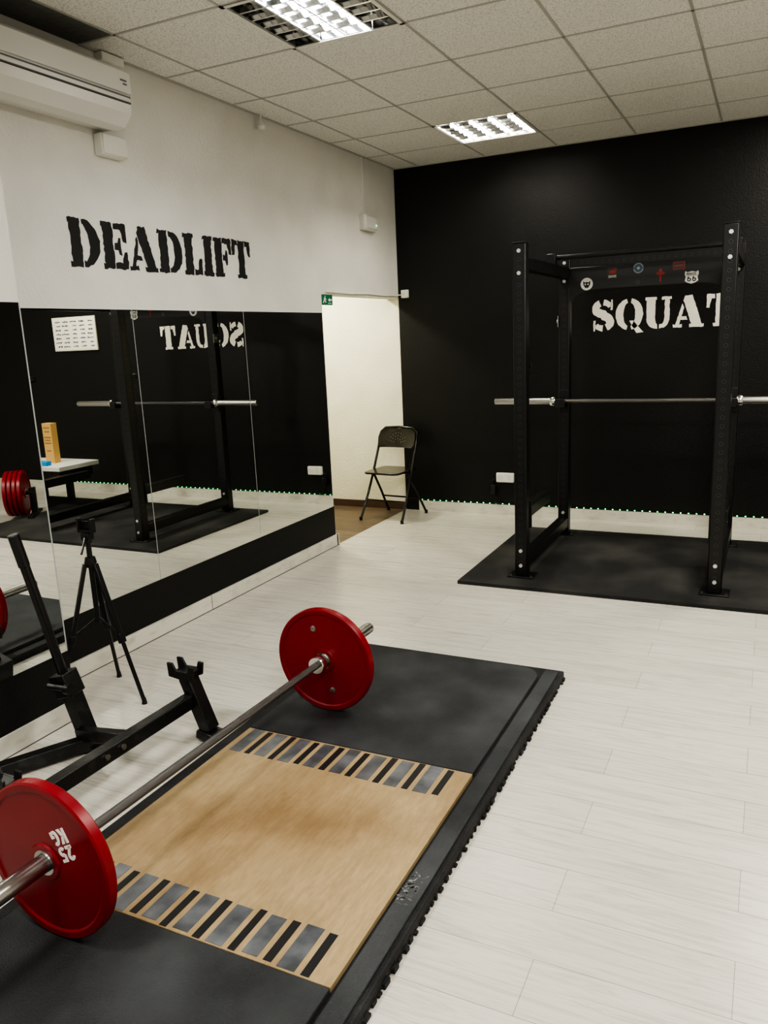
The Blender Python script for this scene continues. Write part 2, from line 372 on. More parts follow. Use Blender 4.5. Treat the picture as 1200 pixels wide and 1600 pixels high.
# luminaires
def luminaire(x0, y0, label, lit, tm):
    t = thing('ceiling_light', (x0+.3, y0+.3, CEIL), label, 'ceiling light', 'recessed louvre ceiling lights')
    x1, y1 = x0+.6, y0+.6
    h = MB()
    h.box(x0+.01, x1-.01, y0+.01, y1-.01, CEIL+.066, CEIL+.070)
    h.box(x0+.008, x0+.014, y0+.01, y1-.01, CEIL, CEIL+.068).box(x1-.014, x1-.008, y0+.01, y1-.01, CEIL, CEIL+.068)
    h.box(x0+.01, x1-.01, y0+.008, y0+.014, CEIL, CEIL+.068).box(x0+.01, x1-.01, y1-.014, y1-.008, CEIL, CEIL+.068)
    h.build('housing', M['reflector'], t, smooth=False)
    f = MB()
    for a in ((x0,x1,y0,y0+.018),(x0,x1,y1-.018,y1),(x0,x0+.018,y0,y1),(x1-.018,x1,y0,y1)): f.box(*a, CEIL-.009, CEIL-.0055)
    f.build('frame', M['white'], t, smooth=False)
    lv = MB()
    for k in range(5):
        x = x0+.020+(.560/4)*k
        lv.prism([(x-.005,y0+.02,CEIL-.004),(x+.005,y0+.02,CEIL-.004),(x+.0015,y0+.02,CEIL+.064),(x-.0015,y0+.02,CEIL+.064)], (0,.56,0))
    for k in range(1,6):
        y = y0+.018+(.564/6)*k
        lv.prism([(x0+.018,y-.005,CEIL-.003),(x0+.018,y+.005,CEIL-.003),(x0+.018,y+.001,CEIL+.020),(x0+.018,y-.001,CEIL+.020)], (.564,0,0))
    lv.build('louver', M['louver'], t, smooth=False)
    for k in range(4):
        x = x0+.020+(.560/4)*(k+.5)
        MB().cyl((x,y0+.03,CEIL+.040), (x,y1-.03,CEIL+.040), .012, n=12).build('tube', tm if k in lit else M['tubedim'], t)
luminaire(-2.22, 3.13, 'recessed square louvre ceiling light nearest the camera, near the air conditioner', (1,2), M['tubecool'])
luminaire(-2.22, 5.53, 'recessed square louvre ceiling light next to the black wall', (0,1,2,3), M['tubeon'])

# mirrors
def mirror(x, y0, y1, label, far=False):
    t = thing('wall_mirror', (x, (y0+y1)/2, .32), label, 'mirror', 'mirror panels on the left wall')
    MB().box(x, x+.005, y0+.003, y1-(.006 if far else .002), .32, 1.80).build('glass', M['mirror'], t, smooth=False)
    MB().box(x, x+.0056, y0-.001, y0+.003, .32, 1.80).build('polished_edge', M['mirroredge'], t, smooth=False)
    if far: MB().box(x, x+.0056, y1-.006, y1, .32, 1.80).build('polished_edge', M['mirroredge'], t, smooth=False)
mirror(LW, 4.285, 5.288, 'tall wall mirror panel beside the passage opening, farthest from the camera')
mirror(LW, 3.29, 4.285, 'tall wall mirror panel in the middle, reflecting the word and rack')
mirror(LW, 2.325, 3.29, 'tall wall mirror panel behind the tripod, next to the pier')
mirror(CW, 1.31, 2.310, 'mirror panel on the projecting pier at the left edge of the photo', True)

# painted words
t = thing('wall_lettering', (LW+.001, 3.68, 2.0), 'black stencil word DEADLIFT painted on the white wall above the mirrors', 'lettering')
word('DEADLIFT', lambda u, v: (LW+.0005, 2.925+u, 2.000+v+.004*u), .226, 1.49, (.0015,0,0), M['blackpaint'], t, .020)
t = thing('wall_lettering', (-.8, BW-.001, 1.57), 'white stencil word SQUAT painted on the black wall behind the rack', 'lettering')
word('SQUAT', lambda u, v: (-1.330+u, BW-.0005, 1.575+v), .24, 1.06, (0,-.0015,0), M['whitepaint'], t, .010)

# ------------------------------------------------------------------ air conditioner & wall fittings
t = thing('air_conditioner', (LW, 2.79, 2.65), 'white split air conditioner high on the white wall in the upper left', 'air conditioner')
y0, y1 = 2.335, 3.24
def prof(pts, y0, y1, x=LW): return MB().prism([(x+a, y0, b_) for a, b_ in pts], (0, y1-y0, 0))
prof([(-.001,2.655),(.09,2.65),(.15,2.665),(.192,2.72),(.196,2.76),(.192,2.88),(.165,2.915),(-.001,2.92)], y0, y1).build('body', M['acwhite'], t, bevel=.010)
prof([(.192,2.790),(.207,2.790),(.203,2.888),(.188,2.892)], y0+.004, y1-.004).build('front_panel', M['acwhite'], t, bevel=.004)
prof([(.10,2.638),(.160,2.648),(.206,2.700),(.212,2.742),(.202,2.742),(.192,2.706),(.152,2.660),(.10,2.650)], y0+.02, y1-.022).build('louver_flap', M['acwhite'], t, bevel=.002)
prof([(.196,2.748),(.2035,2.748),(.2035,2.780),(.194,2.780)], y0+.012, y1-.014).build('air_slot', M['grey'], t, smooth=False)
prof([(.200,2.756),(.210,2.752),(.210,2.770),(.200,2.772)], y0+.02, y1-.022).build('guide_vane', M['acwhite'], t, bevel=.001)
MB().box(LW+.2035, LW+.2075, y1-.075, y1-.035, 2.840, 2.847).box(LW+.2035, LW+.2078, y1-.06, y1-.035, 2.825, 2.831).build('badge', M['grey'], t, smooth=False)
t = thing('junction_box', (LW, 3.25, 2.54), 'white junction box on the wall just under the air conditioner', 'junction box')
MB().box(LW-.002, LW+.055, 3.16, 3.33, 2.535, 2.636).build('body', M['white'], t, bevel=.008)
MB().box(LW+.053, LW+.062, 3.165, 3.325, 2.54, 2.631).build('cover', M['white'], t, bevel=.004)
tag(MB().box(LW-.002, LW+.05, 3.23, 3.38, 2.975, 3.014).build('cable_bracket', M['white'], bevel=.004), 'small pale cable bracket under the ceiling edge above the air conditioner', 'bracket')
t = thing('hanging_sensor', (LW+.06, 4.58, 2.94), 'small white round sensor hanging at the ceiling edge above the mirror wall', 'sensor')
MB().lathe([(.004,.0),(.022,.006),(.026,.022),(.016,.04),(.004,.045)], (LW+.05,4.58,2.92), (0,0,1), 20).build('body', M['white'], t)
MB().cyl((LW+.05,4.58,2.96), (LW+.05,4.58,CEIL-.005), .005, n=10).build('stem', M['white'], t)
t = thing('emergency_light', (LW, 6.1, 2.45), 'white emergency light box with green indicator near the black wall', 'emergency light')
MB().box(LW-.002, LW+.05, 5.98, 6.21, 2.455, 2.575).build('housing', M['white'], t, bevel=.01)
MB().box(LW+.048, LW+.058, 5.995, 6.195, 2.468, 2.562).build('lens', M['acwhite'], t, bevel=.004)
MB().cyl((LW+.057,6.17,2.50), (LW+.062,6.17,2.50), .007, n=12).build('indicator', M['ledtiny'], t)
MB().box(LW, LW+.014, 6.05, 6.066, 2.575, CEIL-.006).build('conduit', M['white'], t, bevel=.002)
t = thing('exit_sign', (LW-.05, 5.39, 1.86), 'small green exit sign hanging at the top of the passage opening', 'exit sign')
MB().box(LW-.012, LW-.004, 5.303, 5.475, 1.858, 1.935).build('panel', M['green'], t, bevel=.002)
g = MB()
def sg(u, v): return (LW-.0035, 5.305+u, 1.860+v)
for p in ([(.020,.012),(.030,.012),(.045,.034),(.038,.040)], [(.045,.034),(.062,.014),(.070,.018),(.052,.046),(.040,.044)], [(.034,.050),(.058,.052),(.074,.040),(.070,.036),(.056,.046),(.036,.044)], arc(.056,.060,.006,.006,0,330,10)):
    g.prism([sg(*q) for q in p], (.0008,0,0))
g.build('running_figure', M['whitepaint'], t, smooth=False)
g = MB()
for p in ([(.100,.036),(.125,.050),(.125,.041),(.155,.041),(.155,.031),(.125,.031),(.125,.022)],): g.prism([sg(*q) for q in p], (.0008,0,0))
for k in range(3): g.box(LW-.0035, LW-.0027, 5.405+k*.018, 5.405+k*.018+.011, 1.868, 1.874)
g.build('arrow', M['whitepaint'], t, smooth=False)
t = thing('alarm_box', (-2.97, BW, 1.93), 'small white box high in the corner on the black wall', 'box')
MB().box(-3.01, -2.945, BW-.035, BW+.002, 1.935, 2.005).build('body', M['white'], t, bevel=.006)
MB().cyl((-2.978,BW-.036,1.97), (-2.978,BW-.039,1.97), .012, n=16).build('button', M['acwhite'], t)
t = thing('cable_run', (-3.0, BW, 1.93), 'thin white cable stapled along the top of the passage opening', 'cable')
MB().tube([(LW+.008,5.36,1.955),(LW+.008,5.7,1.95),(LW+.008,6.05,1.958),(LW+.008,6.35,1.952),(LW+.01,6.62,1.96),(LW+.04,BW-.008,1.965)], .005, 8).build('cable', M['cream'], t)
t = thing('wall_socket', (-2.07, BW, .3), 'white double socket low on the black wall between chair and rack', 'wall socket')
MB().box(-2.15, -1.99, BW-.035, BW, .300, .385).build('plate', M['white'], t, bevel=.008)
for x in (-2.11, -2.03): MB().cyl((x,BW-.034,.343), (x,BW-.037,.343), .022, n=24).build('outlet', M['acwhite'], t)
t = thing('power_adapter', (-2.17, BW-.03, .1), 'black power adapter hanging on its cord beneath the white double socket', 'power adapter')
MB().box(-2.20, -2.155, BW-.045, BW-.006, .195, .275).build('brick', M['blackplastic'], t, bevel=.006)
MB().tube([(-2.165,BW-.025,.33),(-2.195,BW-.03,.31),(-2.185,BW-.025,.27),(-2.18,BW-.025,.2),(-2.15,BW-.03,.15),(-2.17,BW-.03,.11),(-2.10,BW-.03,.104)], .005, 8).build('cord', M['blackplastic'], t)
# LED strip on the baseboard
t = thing('light_strip', (-.5, BW-.01, .096), 'green LED strip running along the top of the white baseboard on the black wall', 'light strip')
MB().box(LW+.15, 2.0, BW-.014, BW-.002, .0955, .0985).build('strip', M['blackplastic'], t, smooth=False)
x = LW+.17
while x < 1.75:
    MB().lathe([(.0006,0),(.0055,.0012),(.0055,.0055),(.0006,.008)], (x,BW-.008,.0985), (0,0,1), 8).build('led', M['ledg'], t); x += .060
# ------------------------------------------------------------------ lifting platform
PX0, PX1 = -1.92, -.795
t = thing('lifting_platform', (-1.36, 1.9, 0), 'low lifting platform with plywood centre between black rubber slabs', 'lifting platform')
mb = MB().box(PX0, PX1, .32, 3.445, .0, .042)
mb.build('rubber_underlay', M['rubber2'], t, bevel=.006)
mb = MB(); y = .33
while y < 3.42:
    w = random.uniform(.012,.035); d = random.uniform(.002,.010)
    mb.prism([(PX1-.01,y,.001),(PX1+d,y+.003,.001),(PX1+d*1.1,y+w-.003,.001),(PX1-.01,y+w,.001)], (0,0,random.uniform(.006,.016))); y += w+random.uniform(.004,.03)
mb.build('frayed_edge', M['rubber2'], t, smooth=False)
def rslab(x0,x1,y0,y1,z0,z1,corner):
    pts = [(x0,y0),(x1,y0)]
    if corner: pts += arc(x1-.10, y1-.10, .10, .10, 0, 90, 10)
    else: pts += [(x1,y1)]
    pts += [(x0,y1)]
    return MB().prism([(a,b_,z0) for a, b_ in pts], (0,0,z1-z0))
rslab(-1.85,-.885,2.424,3.39,.042,.062,True).build('rubber_slab', M['rubber'], t, bevel=.003)
MB().box(-1.85,-.885,.36,1.381,.042,.062).build('rubber_slab', M['rubber'], t, bevel=.003)
MB().box(-1.85,-.885,1.384,2.421,.042,.060).build('plywood_panel', M['ply'], t, bevel=.002)
es = MB().box(-.876,-.812,.36,3.41,.042,.052).build('edge_strip', M['rubber'], t, bevel=.004)
mb = MB()
for k in range(34):
    x = -.850+random.uniform(-.022,.022); y = 1.79+random.uniform(-.08,.08)
    a0 = random.uniform(0,180); ln_ = random.uniform(.006,.022); wd = random.uniform(.002,.005)
    dx, dy = math.cos(R(a0)), math.sin(R(a0))
    mb.prism([(x-dx*ln_,y-dy*ln_,.052),(x-dy*wd,y+dx*wd,.052),(x+dx*ln_,y+dy*ln_,.052),(x+dy*wd,y-dx*wd,.052)], (0,0,.0005))
mb.build('scuff_mark', M['scuff'], t, smooth=False)
for (ya, yb) in ((1.387,1.548),(2.238,2.418)):
    x = -.950; k = 0
    while x > -1.775:
        w = (.024 if k % 2 == 0 else .052)*random.uniform(.93,1.07)
        MB().box(x-w, x, ya+random.uniform(0,.010), yb-random.uniform(0,.012), .060, .0612).build('grip_strip', M['tapeb'] if k % 2 == 0 else M['tapeg'], t, smooth=False)
        x -= w+.0185; k += 1

# rack mat
t = thing('rubber_mat', (-.5, 5.4, 0), 'black rubber floor mats under the squat rack', 'rubber mat')
for i in range(3):
    for j in range(2):
        a = -1.78+.98*i; c = 4.66+.78*j
        MB().box(a+.0003, a+.9797, c+.0003, c+.7797, 0, .022).build('mat_tile', M['rackmat'], t, smooth=False)

# ------------------------------------------------------------------ plates & barbells
PROF = [(.0262,-.020),(.050,-.020),(.054,-.0145),(.198,-.0135),(.204,-.018),(.220,-.018),(.225,-.013),(.225,.013),(.220,.018),(.204,.018),(.198,.0135),(.054,.0145),(.050,.020),(.0262,.020)]
def plate(c, label, group=None, text=False, bolts=False, axis=(0,1,0)):
    t = thing('weight_plate', c, label, 'weight plate', group)
    ax = Vector(axis).normalized()
    MB().lathe(PROF, c, axis, 96).build('disc', M['red'], t)
    c = Vector(c)
    MB().lathe([(.0258,-.0205),(.036,-.0215),(.036,.0215),(.0258,.0205)], c, axis, 40).build('hub_ring', M['steel'], t)
    def onface(dx, dz, off): return c+V(dx, (off-dx*ax.x)/ax.y, dz)
    if bolts:
        for dx, dz in ((-.042,.136),(.036,-.128)):
            MB().lathe([(.002,-.0035),(.008,-.004),(.013,-.002),(.013,.002),(.002,.002)], onface(dx,dz,-.0145), (0,1,0), 20).build('plug', M['steel'], t)
    if text:
        def put(txt, h, cx, cz, rot, mb):
            tot = sum(GL[q][0] for q in txt)+.12*(len(txt)-1); x = -tot/2
            for q in txt:
                for p in GL[q][1]:
                    pts = []
                    for (u, v) in p:
                        a, b_ = (x+u)*h, (v-.5)*h
                        pts.append(onface(cx+a*math.cos(rot)-b_*math.sin(rot), cz+a*math.sin(rot)+b_*math.cos(rot), -.0156))
                    mb.prism(pts, (0,.0016,0))
                x += GL[q][0]+.12
        r_ = R(207)
        mb = MB(); put('25', .042, .086, .048, r_, mb); put('KG', .042, .064, .090, r_, mb)
        mb.build('marking', M['whitepaint'], t, smooth=False)
    return t
def barbell(c, ax, label):
    t = thing('barbell', c, label, 'barbell'); c = Vector(c); a = Vector(ax).normalized()
    MB().cyl(c-a*.656, c+a*.656, .0145, n=24).build('shaft', M['shaft'], t)
    for s in (-1, 1):
        MB().cyl(c+a*s*.655, c+a*s*1.10, .025, n=32).build('sleeve', M['steel'], t, bevel=.003)
        MB().lathe([(.0147,-.018),(.034,-.018),(.037,-.012),(.037,.012),(.034,.018),(.0147,.018)], c+a*s*.645, ax, 36).build('collar', M['chrome'], t)
    return t
BZ = .062+.225
BA = V(.029,1.446,0).normalized(); BC = V(-1.641,1.977,BZ)
barbell(BC, BA, 'long barbell loaded with two red plates, lying over the lifting platform')
plate(BC+BA*.705, 'red weight plate on the far end of the floor barbell', 'red plates on the floor barbell', bolts=True, axis=BA)
plate(BC-BA*.715, 'red weight plate marked 25 KG on the near end of the floor barbell', 'red plates on the floor barbell', text=True, axis=BA)

# ------------------------------------------------------------------ squat rack
t = thing('squat_rack', (-.82, 5.49, .022), 'black steel power rack standing on rubber mats before the black wall', 'squat rack')
FX, RXx, FY, BY = -1.41, -.235, 4.90, 6.08
HW = .040; TOP = 2.12
for x in (FX, RXx):
    for y in (FY, BY):
        MB().box(x-HW, x+HW, y-HW, y+HW, .030, TOP).build('upright', M['holedz'], t, bevel=.006, origin=(x,y,0))
        MB().box(x-.085, x+.085, y-.07, y+.07, .0225, .031).build('foot_plate', M['black'], t, bevel=.003)
        MB().box(x-HW-.001, x+HW+.001, y-HW-.001, y+HW+.001, TOP-.001, TOP+.006).build('end_cap', M['blackplastic'], t, bevel=.002)
        for z in (.10, .20, 1.945, 2.075):
            MB().cyl((x,y-HW-.009,z), (x,y-HW+.002,z), .0125, n=6).build('bolt', M['bolt'], t)
        b2 = MB()
        for dx in (-.068,.068): b2.cyl((x+dx,y-.045,.031),(x+dx,y-.045,.038), .009, n=6)
        b2.build('anchor_bolt', M['steel'], t)
    MB().box(x-HW+.002, x+HW-.002, FY+HW, BY-HW, .085, .160).build('side_beam', M['holedy'], t, bevel=.005, origin=(x,FY,.1225))
    MB().box(x-HW+.002, x+HW-.002, FY+HW, BY-HW, 1.965, 2.040).build('side_beam', M['holedy'], t, bevel=.005, origin=(x,FY,2.0025))
MB().box(FX+HW, RXx-HW, BY-.037, BY+.037, 2.030, 2.105).build('cross_beam', M['holedx'], t, bevel=.005, origin=(FX,BY,2.0675))
MB().cyl((FX+.02,5.68,2.085), (RXx-.02,5.68,2.085), .017, n=20).build('pull_up_bar', M['black'], t)
for x in (FX, RXx): MB().box(x-.03, x+.03, 5.645, 5.715, 2.04, 2.112).build('bar_bracket', M['black'], t, bevel=.004)
xa, xb = FX+HW, RXx-HW
pts = [(xa,2.035),(xb,2.035),(xb,1.80),(xb-.025,1.80)]
pts += [(xb-.025-.20*(1-math.cos(R(a))), 1.80+.075*math.sin(R(a))) for a in (20,40,60,80,90)]
pts += [(xa+.025+.20*(1-math.cos(R(a))), 1.80+.075*math.sin(R(a))) for a in (90,80,60,40,20)]
pts += [(xa+.025,1.80),(xa,1.80)]
pan = MB().prism([(a,BY-.045,c) for a, c in pts], (0,.006,0)).build('name_panel', M['panelblack'], t, bevel=.002)
def sticker(px, pz, polys, m, d=0., lab=None):
    mb = MB()
    for p in polys: mb.prism([(px+u, BY-.0456-d, pz+v) for u, v in p], (0,-.0008,0))
    o = mb.build('sticker', m, pan, smooth=False)
    if lab: o['label'] = lab
    return o
def circ(r, cx=0, cz=0, n=20): return arc(cx, cz, r, r, 0, 360-360/n, n-1)
sx = -1.245; sz = 1.915
sticker(sx, sz, [circ(.044)], M['stickw'], lab='round white sticker with black animal head')
sticker(sx, sz, [[(-.026,.022),(-.012,.010),(.0,.016),(.012,.010),(.026,.022),(.024,-.006),(.008,-.030),(.0,-.024),(-.008,-.030),(-.024,-.006)]], M['blackpaint'], .001)
sticker(sx, sz, [circ(.006,-.010,-.002,8), circ(.006,.010,-.002,8)], M['stickw'], .002)
sx, sz = -1.065, 1.975
sticker(sx, sz, [[(-.034,-.040),(.034,-.040),(.034,.042),(-.034,.042)]], M['sticker_o'], lab='small square red and white sticker')
sticker(sx, sz, [[(-.02,0),(.024,.0),(.026,.03),(-.018,.02)]], M['sticker_r'], .001)
sticker(sx, sz, [[(-.026,-.03),(.01,-.026),(.028,-.03),(.028,-.008),(.0,-.012),(-.026,-.01)]], M['stickg'], .001)
sx, sz = -.885, 2.000
sticker(sx, sz, [circ(.036)], M['sticker_b'], lab='round blue and white sticker')
sticker(sx, sz, [band(0,0,.034,.034,.029,.029,10,170,14), band(0,0,.034,.034,.029,.029,190,350,14), circ(.010)], M['stickg'], .001)
sticker(-.888, 1.905, [circ(.018)], M['sticker_o'], lab='tiny round dark red sticker')
sx, sz = -.735, 1.945
sticker(sx, sz, [[(-.006,-.040),(0,-.055),(.006,-.040),(.006,.0),(.022,-.004),(.030,.008),(.022,.020),(.008,.014),(.012,.030),(.0,.044),(-.012,.030),(-.008,.014),(-.022,.020),(-.030,.008),(-.022,-.004),(-.006,.0)]], M['sticker_r'], lab='red ornate cross sticker')
sx, sz = -.615, 1.995
sticker(sx, sz, [[(-.040,-.026),(.040,-.026),(.040,.028),(-.040,.028)]], M['sticker_r'], lab='dark rectangle sticker with red border')
sticker(sx, sz, [[(-.035,-.021),(.035,-.021),(.035,.023),(-.035,.023)]], M['sticker_o'], .001)
sticker(sx, sz, [[(-.026,-.004),(.026,-.002),(.026,.006),(-.026,.004)]], M['sticker_r'], .002)
sx, sz = -.53, 1.912
sticker(sx, sz, [[(-.028,.036),(0,.042),(.028,.036),(.042,.044),(.046,.024),(.038,.004),(.044,-.022),(.026,-.034),(0,-.042),(-.026,-.034),(-.044,-.022),(-.038,.004),(-.046,.024),(-.042,.044)]], M['stickw'], lab='white road shield sticker reading ROUTE 66')
six = lambda ox: [band(ox,-.014,.013,.013,.006,.006,-170,170,14), [(ox-.013,-.014),(ox-.006,-.014),(ox-.001,.008),(ox-.008,.008)]]
sticker(sx, sz, six(-.016)+six(.017), M['blackpaint'], .001)
# tiny word ROUTE in strokes on the shield
SEG = {'R': [(0,0,0,1),(0,1,.6,1),(.6,1,.6,.5),(.6,.5,0,.5),(.2,.5,.7,0)], 'O': [(0,0,0,1),(0,1,.6,1),(.6,1,.6,0),(.6,0,0,0)], 'U': [(0,1,0,0),(0,0,.6,0),(.6,0,.6,1)], 'T': [(0,1,.6,1),(.3,1,.3,0)], 'E': [(0,0,0,1),(0,1,.6,1),(0,.5,.5,.5),(0,0,.6,0)]}
polys = [[(-.036,.014),(.036,.014),(.036,.016),(-.036,.016)]]
for i, ch in enumerate('ROUTE'):
    for (a, b1, c, d1) in SEG[ch]:
        ox = -.031+i*.0128; oy = .0205; s_ = .011
        p0_, p1_ = (ox+a*s_, oy+b1*s_), (ox+c*s_, oy+d1*s_)
        polys.append(stroke([p0_, p1_], .0024))
sticker(sx, sz, polys, M['blackpaint'], .001)
# j cups holding the bar on the rear uprights, and spotter arms
BARY, BARZ = 5.965, 1.075
for x in (FX, RXx):
    MB().box(x-.035, x+.035, BY-HW-.012, BY-HW-.001, BARZ-.09, BARZ+.08).box(x-.035, x+.035, BARY-.045, BY-HW-.002, BARZ-.045, BARZ-.016).box(x-.035, x+.035, BARY-.052, BARY-.036, BARZ-.045, BARZ+.018).build('j_cup', M['black'], t, bevel=.003)
    MB().box(x-.033, x+.033, FY+HW+.001, FY+HW+.012, 1.33, 1.46).box(x-.033, x+.033, FY+HW+.012, FY+HW+.075, 1.345, 1.365).box(x-.033, x+.033, FY+HW+.065, FY+HW+.075, 1.345, 1.40).build('j_cup', M['blackplastic'], t, bevel=.003)
    MB().box(x-.047, x-.041, BY-.05, BY+.03, 1.62, 1.70).cyl((x-.06,BY-.01,1.66),(x-.042,BY-.01,1.66),.014,n=14).build('locking_pin', M['steel'], t)
    MB().box(x-.036, x+.036, FY+HW+.012, FY+HW+.56, .405, .480).build('spotter_arm', M['holedy'], t, bevel=.005, origin=(x,FY,.4425))
    MB().box(x-.05, x+.05, FY+HW, FY+HW+.012, .34, .52).build('spotter_bracket', M['black'], t, bevel=.002)
barbell(((FX+RXx)/2-.005,BARY,BARZ), (1,0,0), 'empty steel barbell racked across the squat rack')

# ------------------------------------------------------------------ folding chair
t = thing('folding_chair', (-3.03, 6.36, 0), 'black metal folding chair in the corner beside the passage opening', 'chair', rz=R(-6))
cx, cy = -3.03, 6.36
def P(x, y, z): return (cx+x, cy+y, z)
HB = .020   # the back leans slightly toward the opening
for s in (-1, 1):
    MB().tube([P(s*.215,-.225,.012),P(s*.206,-.10,.22),P(s*.200-.01,.02,.42),P(s*.196-HB,.12,.60),P(s*.192-HB,.155,.70)], .0115, 12).build('leg', M['chairgloss'], t)
    MB().tube([P(s*.205,.235,.012),P(s*.192,.10,.22),P(s*.182,-.03,.40)], .011, 12).build('leg', M['chairgloss'], t)
    for yy in ((-.225,.215),(.235,.205)): MB().cyl(P(s*yy[1],yy[0],0), P(s*yy[1],yy[0],.03), .015, n=14).build('rubber_foot', M['blackplastic'], t)
hull = arc(.125,-.150,.06,.06,-90,0,6)+arc(.125,.115,.06,.06,0,90,6)+arc(-.125,.115,.06,.06,90,180,6)+arc(-.125,-.150,.06,.06,180,270,6)
MB().prism([P(a*.98-.008,b_,.418) for a, b_ in hull], (0,0,.018)).build('seat', M['chairgloss'], t, bevel=.006)
def ypos(z): return .12+(z-.60)*.35
mb = MB(); n = 10; rows = []
for zi, z in enumerate((.618,.640,.71,.762,.785)):
    hw = (.165,.188,.194,.180,.145)[zi]
    rows.append([[mb.bm.verts.new(P(hw*u-HB, ypos(z)+.03*(1-u*u)-.03+d, z)) for u in [(-1+2*i/n) for i in range(n+1)]] for d in (0,.010)])
for zi in range(4):
    for i in range(n):
        for d in (0,1): mb.bm.faces.new((rows[zi][d][i], rows[zi][d][i+1], rows[zi+1][d][i+1], rows[zi+1][d][i]))
    for i in (0,n): mb.bm.faces.new((rows[zi][0][i], rows[zi][1][i], rows[zi+1][1][i], rows[zi+1][0][i]))
for zi in (0,4):
    for i in range(n): mb.bm.faces.new((rows[zi][0][i], rows[zi][0][i+1], rows[zi][1][i+1], rows[zi][1][i]))
mb.build('backrest', M['chairgloss'], t)
mb = MB()
for rr, cnt in ((.04,5),(.065,7),(.09,9)):
    for i in range(cnt):
        a = R(15+150*i/(cnt-1)); u = rr*math.cos(a); z = .655+rr*math.sin(a)
        yy = ypos(z)+.03*(1-(u/.19)**2)-.03
        mb.cyl(P(u-HB,yy-.0025,z), P(u-HB,yy+.002,z), .0036, n=8)
mb.build('perforation', M['perf'], t)
MB().tube([P(-.192-HB,.155,.70),P(-.188-HB,.178,.755),P(-.145-HB,.187,.790),P(-HB,.190,.798),P(.145-HB,.187,.790),P(.188-HB,.178,.755),P(.192-HB,.155,.70)], .0115, 12).build('top_rail', M['chairgloss'], t)
for a in ((P(-.207,-.125,.17),P(.207,-.125,.17)), (P(-.196,.135,.16),P(.196,.135,.16)), (P(-.19,.02,.405),P(.18,.02,.405))):
    MB().cyl(a[0], a[1], .008, n=10).build('stretcher', M['chairgloss'], t)

# ------------------------------------------------------------------ tripod
tc_ = V(-2.742, 2.525, 0)
t = thing('tripod', tc_, 'small black camera tripod with phone clamp standing by the mirror', 'tripod')
feet = [V(-2.52,2.53,0), V(-2.857,2.72,0), V(-2.85,2.345,0)]
MB().lathe([(.002,.0),(.024,.0),(.028,.02),(.022,.045),(.002,.05)], tc_+V(0,0,.64), (0,0,1), 18).build('hub', M['blackplastic'], t)
for f in feet:
    d = (f-tc_); d.normalize(); top = tc_+V(0,0,.655)+d*.026
    mid = top.lerp(f, .52)
    lg = MB().beam(top, mid, .024, .017, up=d).build('leg', M['blackplastic'], t, bevel=.002)
    MB().beam(top.lerp(f,.48), f+V(0,0,.012), .016, .011, up=d).build('lower_section', M['blackplastic'], lg, bevel=.001)
    MB().beam(top.lerp(f,.49), top.lerp(f,.56), .030, .025, up=d).build('leg_clamp', M['blackplastic'], lg, bevel=.003)
    MB().cyl(f, f+V(0,0,.028), .013, .009, 12).build('foot', M['blackplastic'], lg)
    MB().beam(tc_+V(0,0,.40), top.lerp(f,.50), .008, .004).build('brace', M['blackplastic'], t)
MB().cyl(tc_+V(0,0,.37), tc_+V(0,0,.80), .012, n=14).build('centre_post', M['blackplastic'], t)
hd = MB().box(tc_.x-.022, tc_.x+.022, tc_.y-.02, tc_.y+.02, .765, .80).cyl(tc_+V(0,0,.75), tc_+V(0,0,.77), .02, n=16)
hd.build('tilt_head', M['blackplastic'], t, bevel=.003)
MB().tube([tc_+V(0,-.01,.785), tc_+V(.03,-.05,.765), tc_+V(.06,-.10,.73)], .005, 8).build('pan_handle', M['blackplastic'], t)
MB().box(tc_.x-.042, tc_.x+.042, tc_.y-.012, tc_.y+.012, .80, .812).box(tc_.x-.045, tc_.x-.034, tc_.y-.014, tc_.y+.014, .80, .865).box(tc_.x+.034, tc_.x+.045, tc_.y-.014, tc_.y+.014, .80, .865).box(tc_.x-.040, tc_.x+.040, tc_.y+.008, tc_.y+.014, .80, .85).build('phone_clamp', M['blackplastic'], t, bevel=.002)

# ------------------------------------------------------------------ deadlift bar jack
t = thing('barbell_jack', (-2.2, 2.0, 0), 'black steel deadlift bar jack with long lever beside the platform', 'barbell jack')
MB().beam((-2.088,1.47,.180), (-2.088,2.40,.172), .048, .058).build('cross_beam', M['jack'], t, bevel=.004)
for y in (1.47, 2.37):
    u = MB().beam((-2.015,y,.045), (-2.105,y,.270), .055, .062, up=(0,1,0)).build('hook_upright', M['jack'], t, bevel=.004)
    MB().beam((-1.975,y-.002,.020), (-2.060,y-.002,.034), .080, .040).build('foot', M['blackplastic'], u, bevel=.008)
    h = [(-.070,.0),(.020,-.012),(.052,.0),(.060,.052),(.036,.055),(.028,.028),(-.030,.028),(-.048,.060),(-.074,.060)]
    for dy in (-.036,.026): MB().prism([(-2.105+a, y+dy, .272+c) for a, c in h], (0,.010,0)).build('hook_plate', M['jack'], u, bevel=.001)
    MB().beam((-2.15,y,.290), (-2.060,y,.290), .056, .018).build('cradle_pad', M['blackplastic'], u, bevel=.002)
MB().beam((-2.088,2.02,.165), (-2.46,2.10,.075), .045, .050).build('link_arm', M['jack'], t, bevel=.004)
MB().beam((-2.40,2.16,.040), (-2.665,1.66,.040), .050, .055).build('base_beam', M['jack'], t, bevel=.004)
MB().beam((-2.345,2.17,.012), (-2.47,2.10,.012), .085, .022).build('base_foot', M['blackplastic'], t, bevel=.004)
MB().beam((-2.44,2.13,.03), (-2.515,2.115,.30), .062, .060, up=(0,1,0)).build('lever_post', M['jack'], t, bevel=.004)
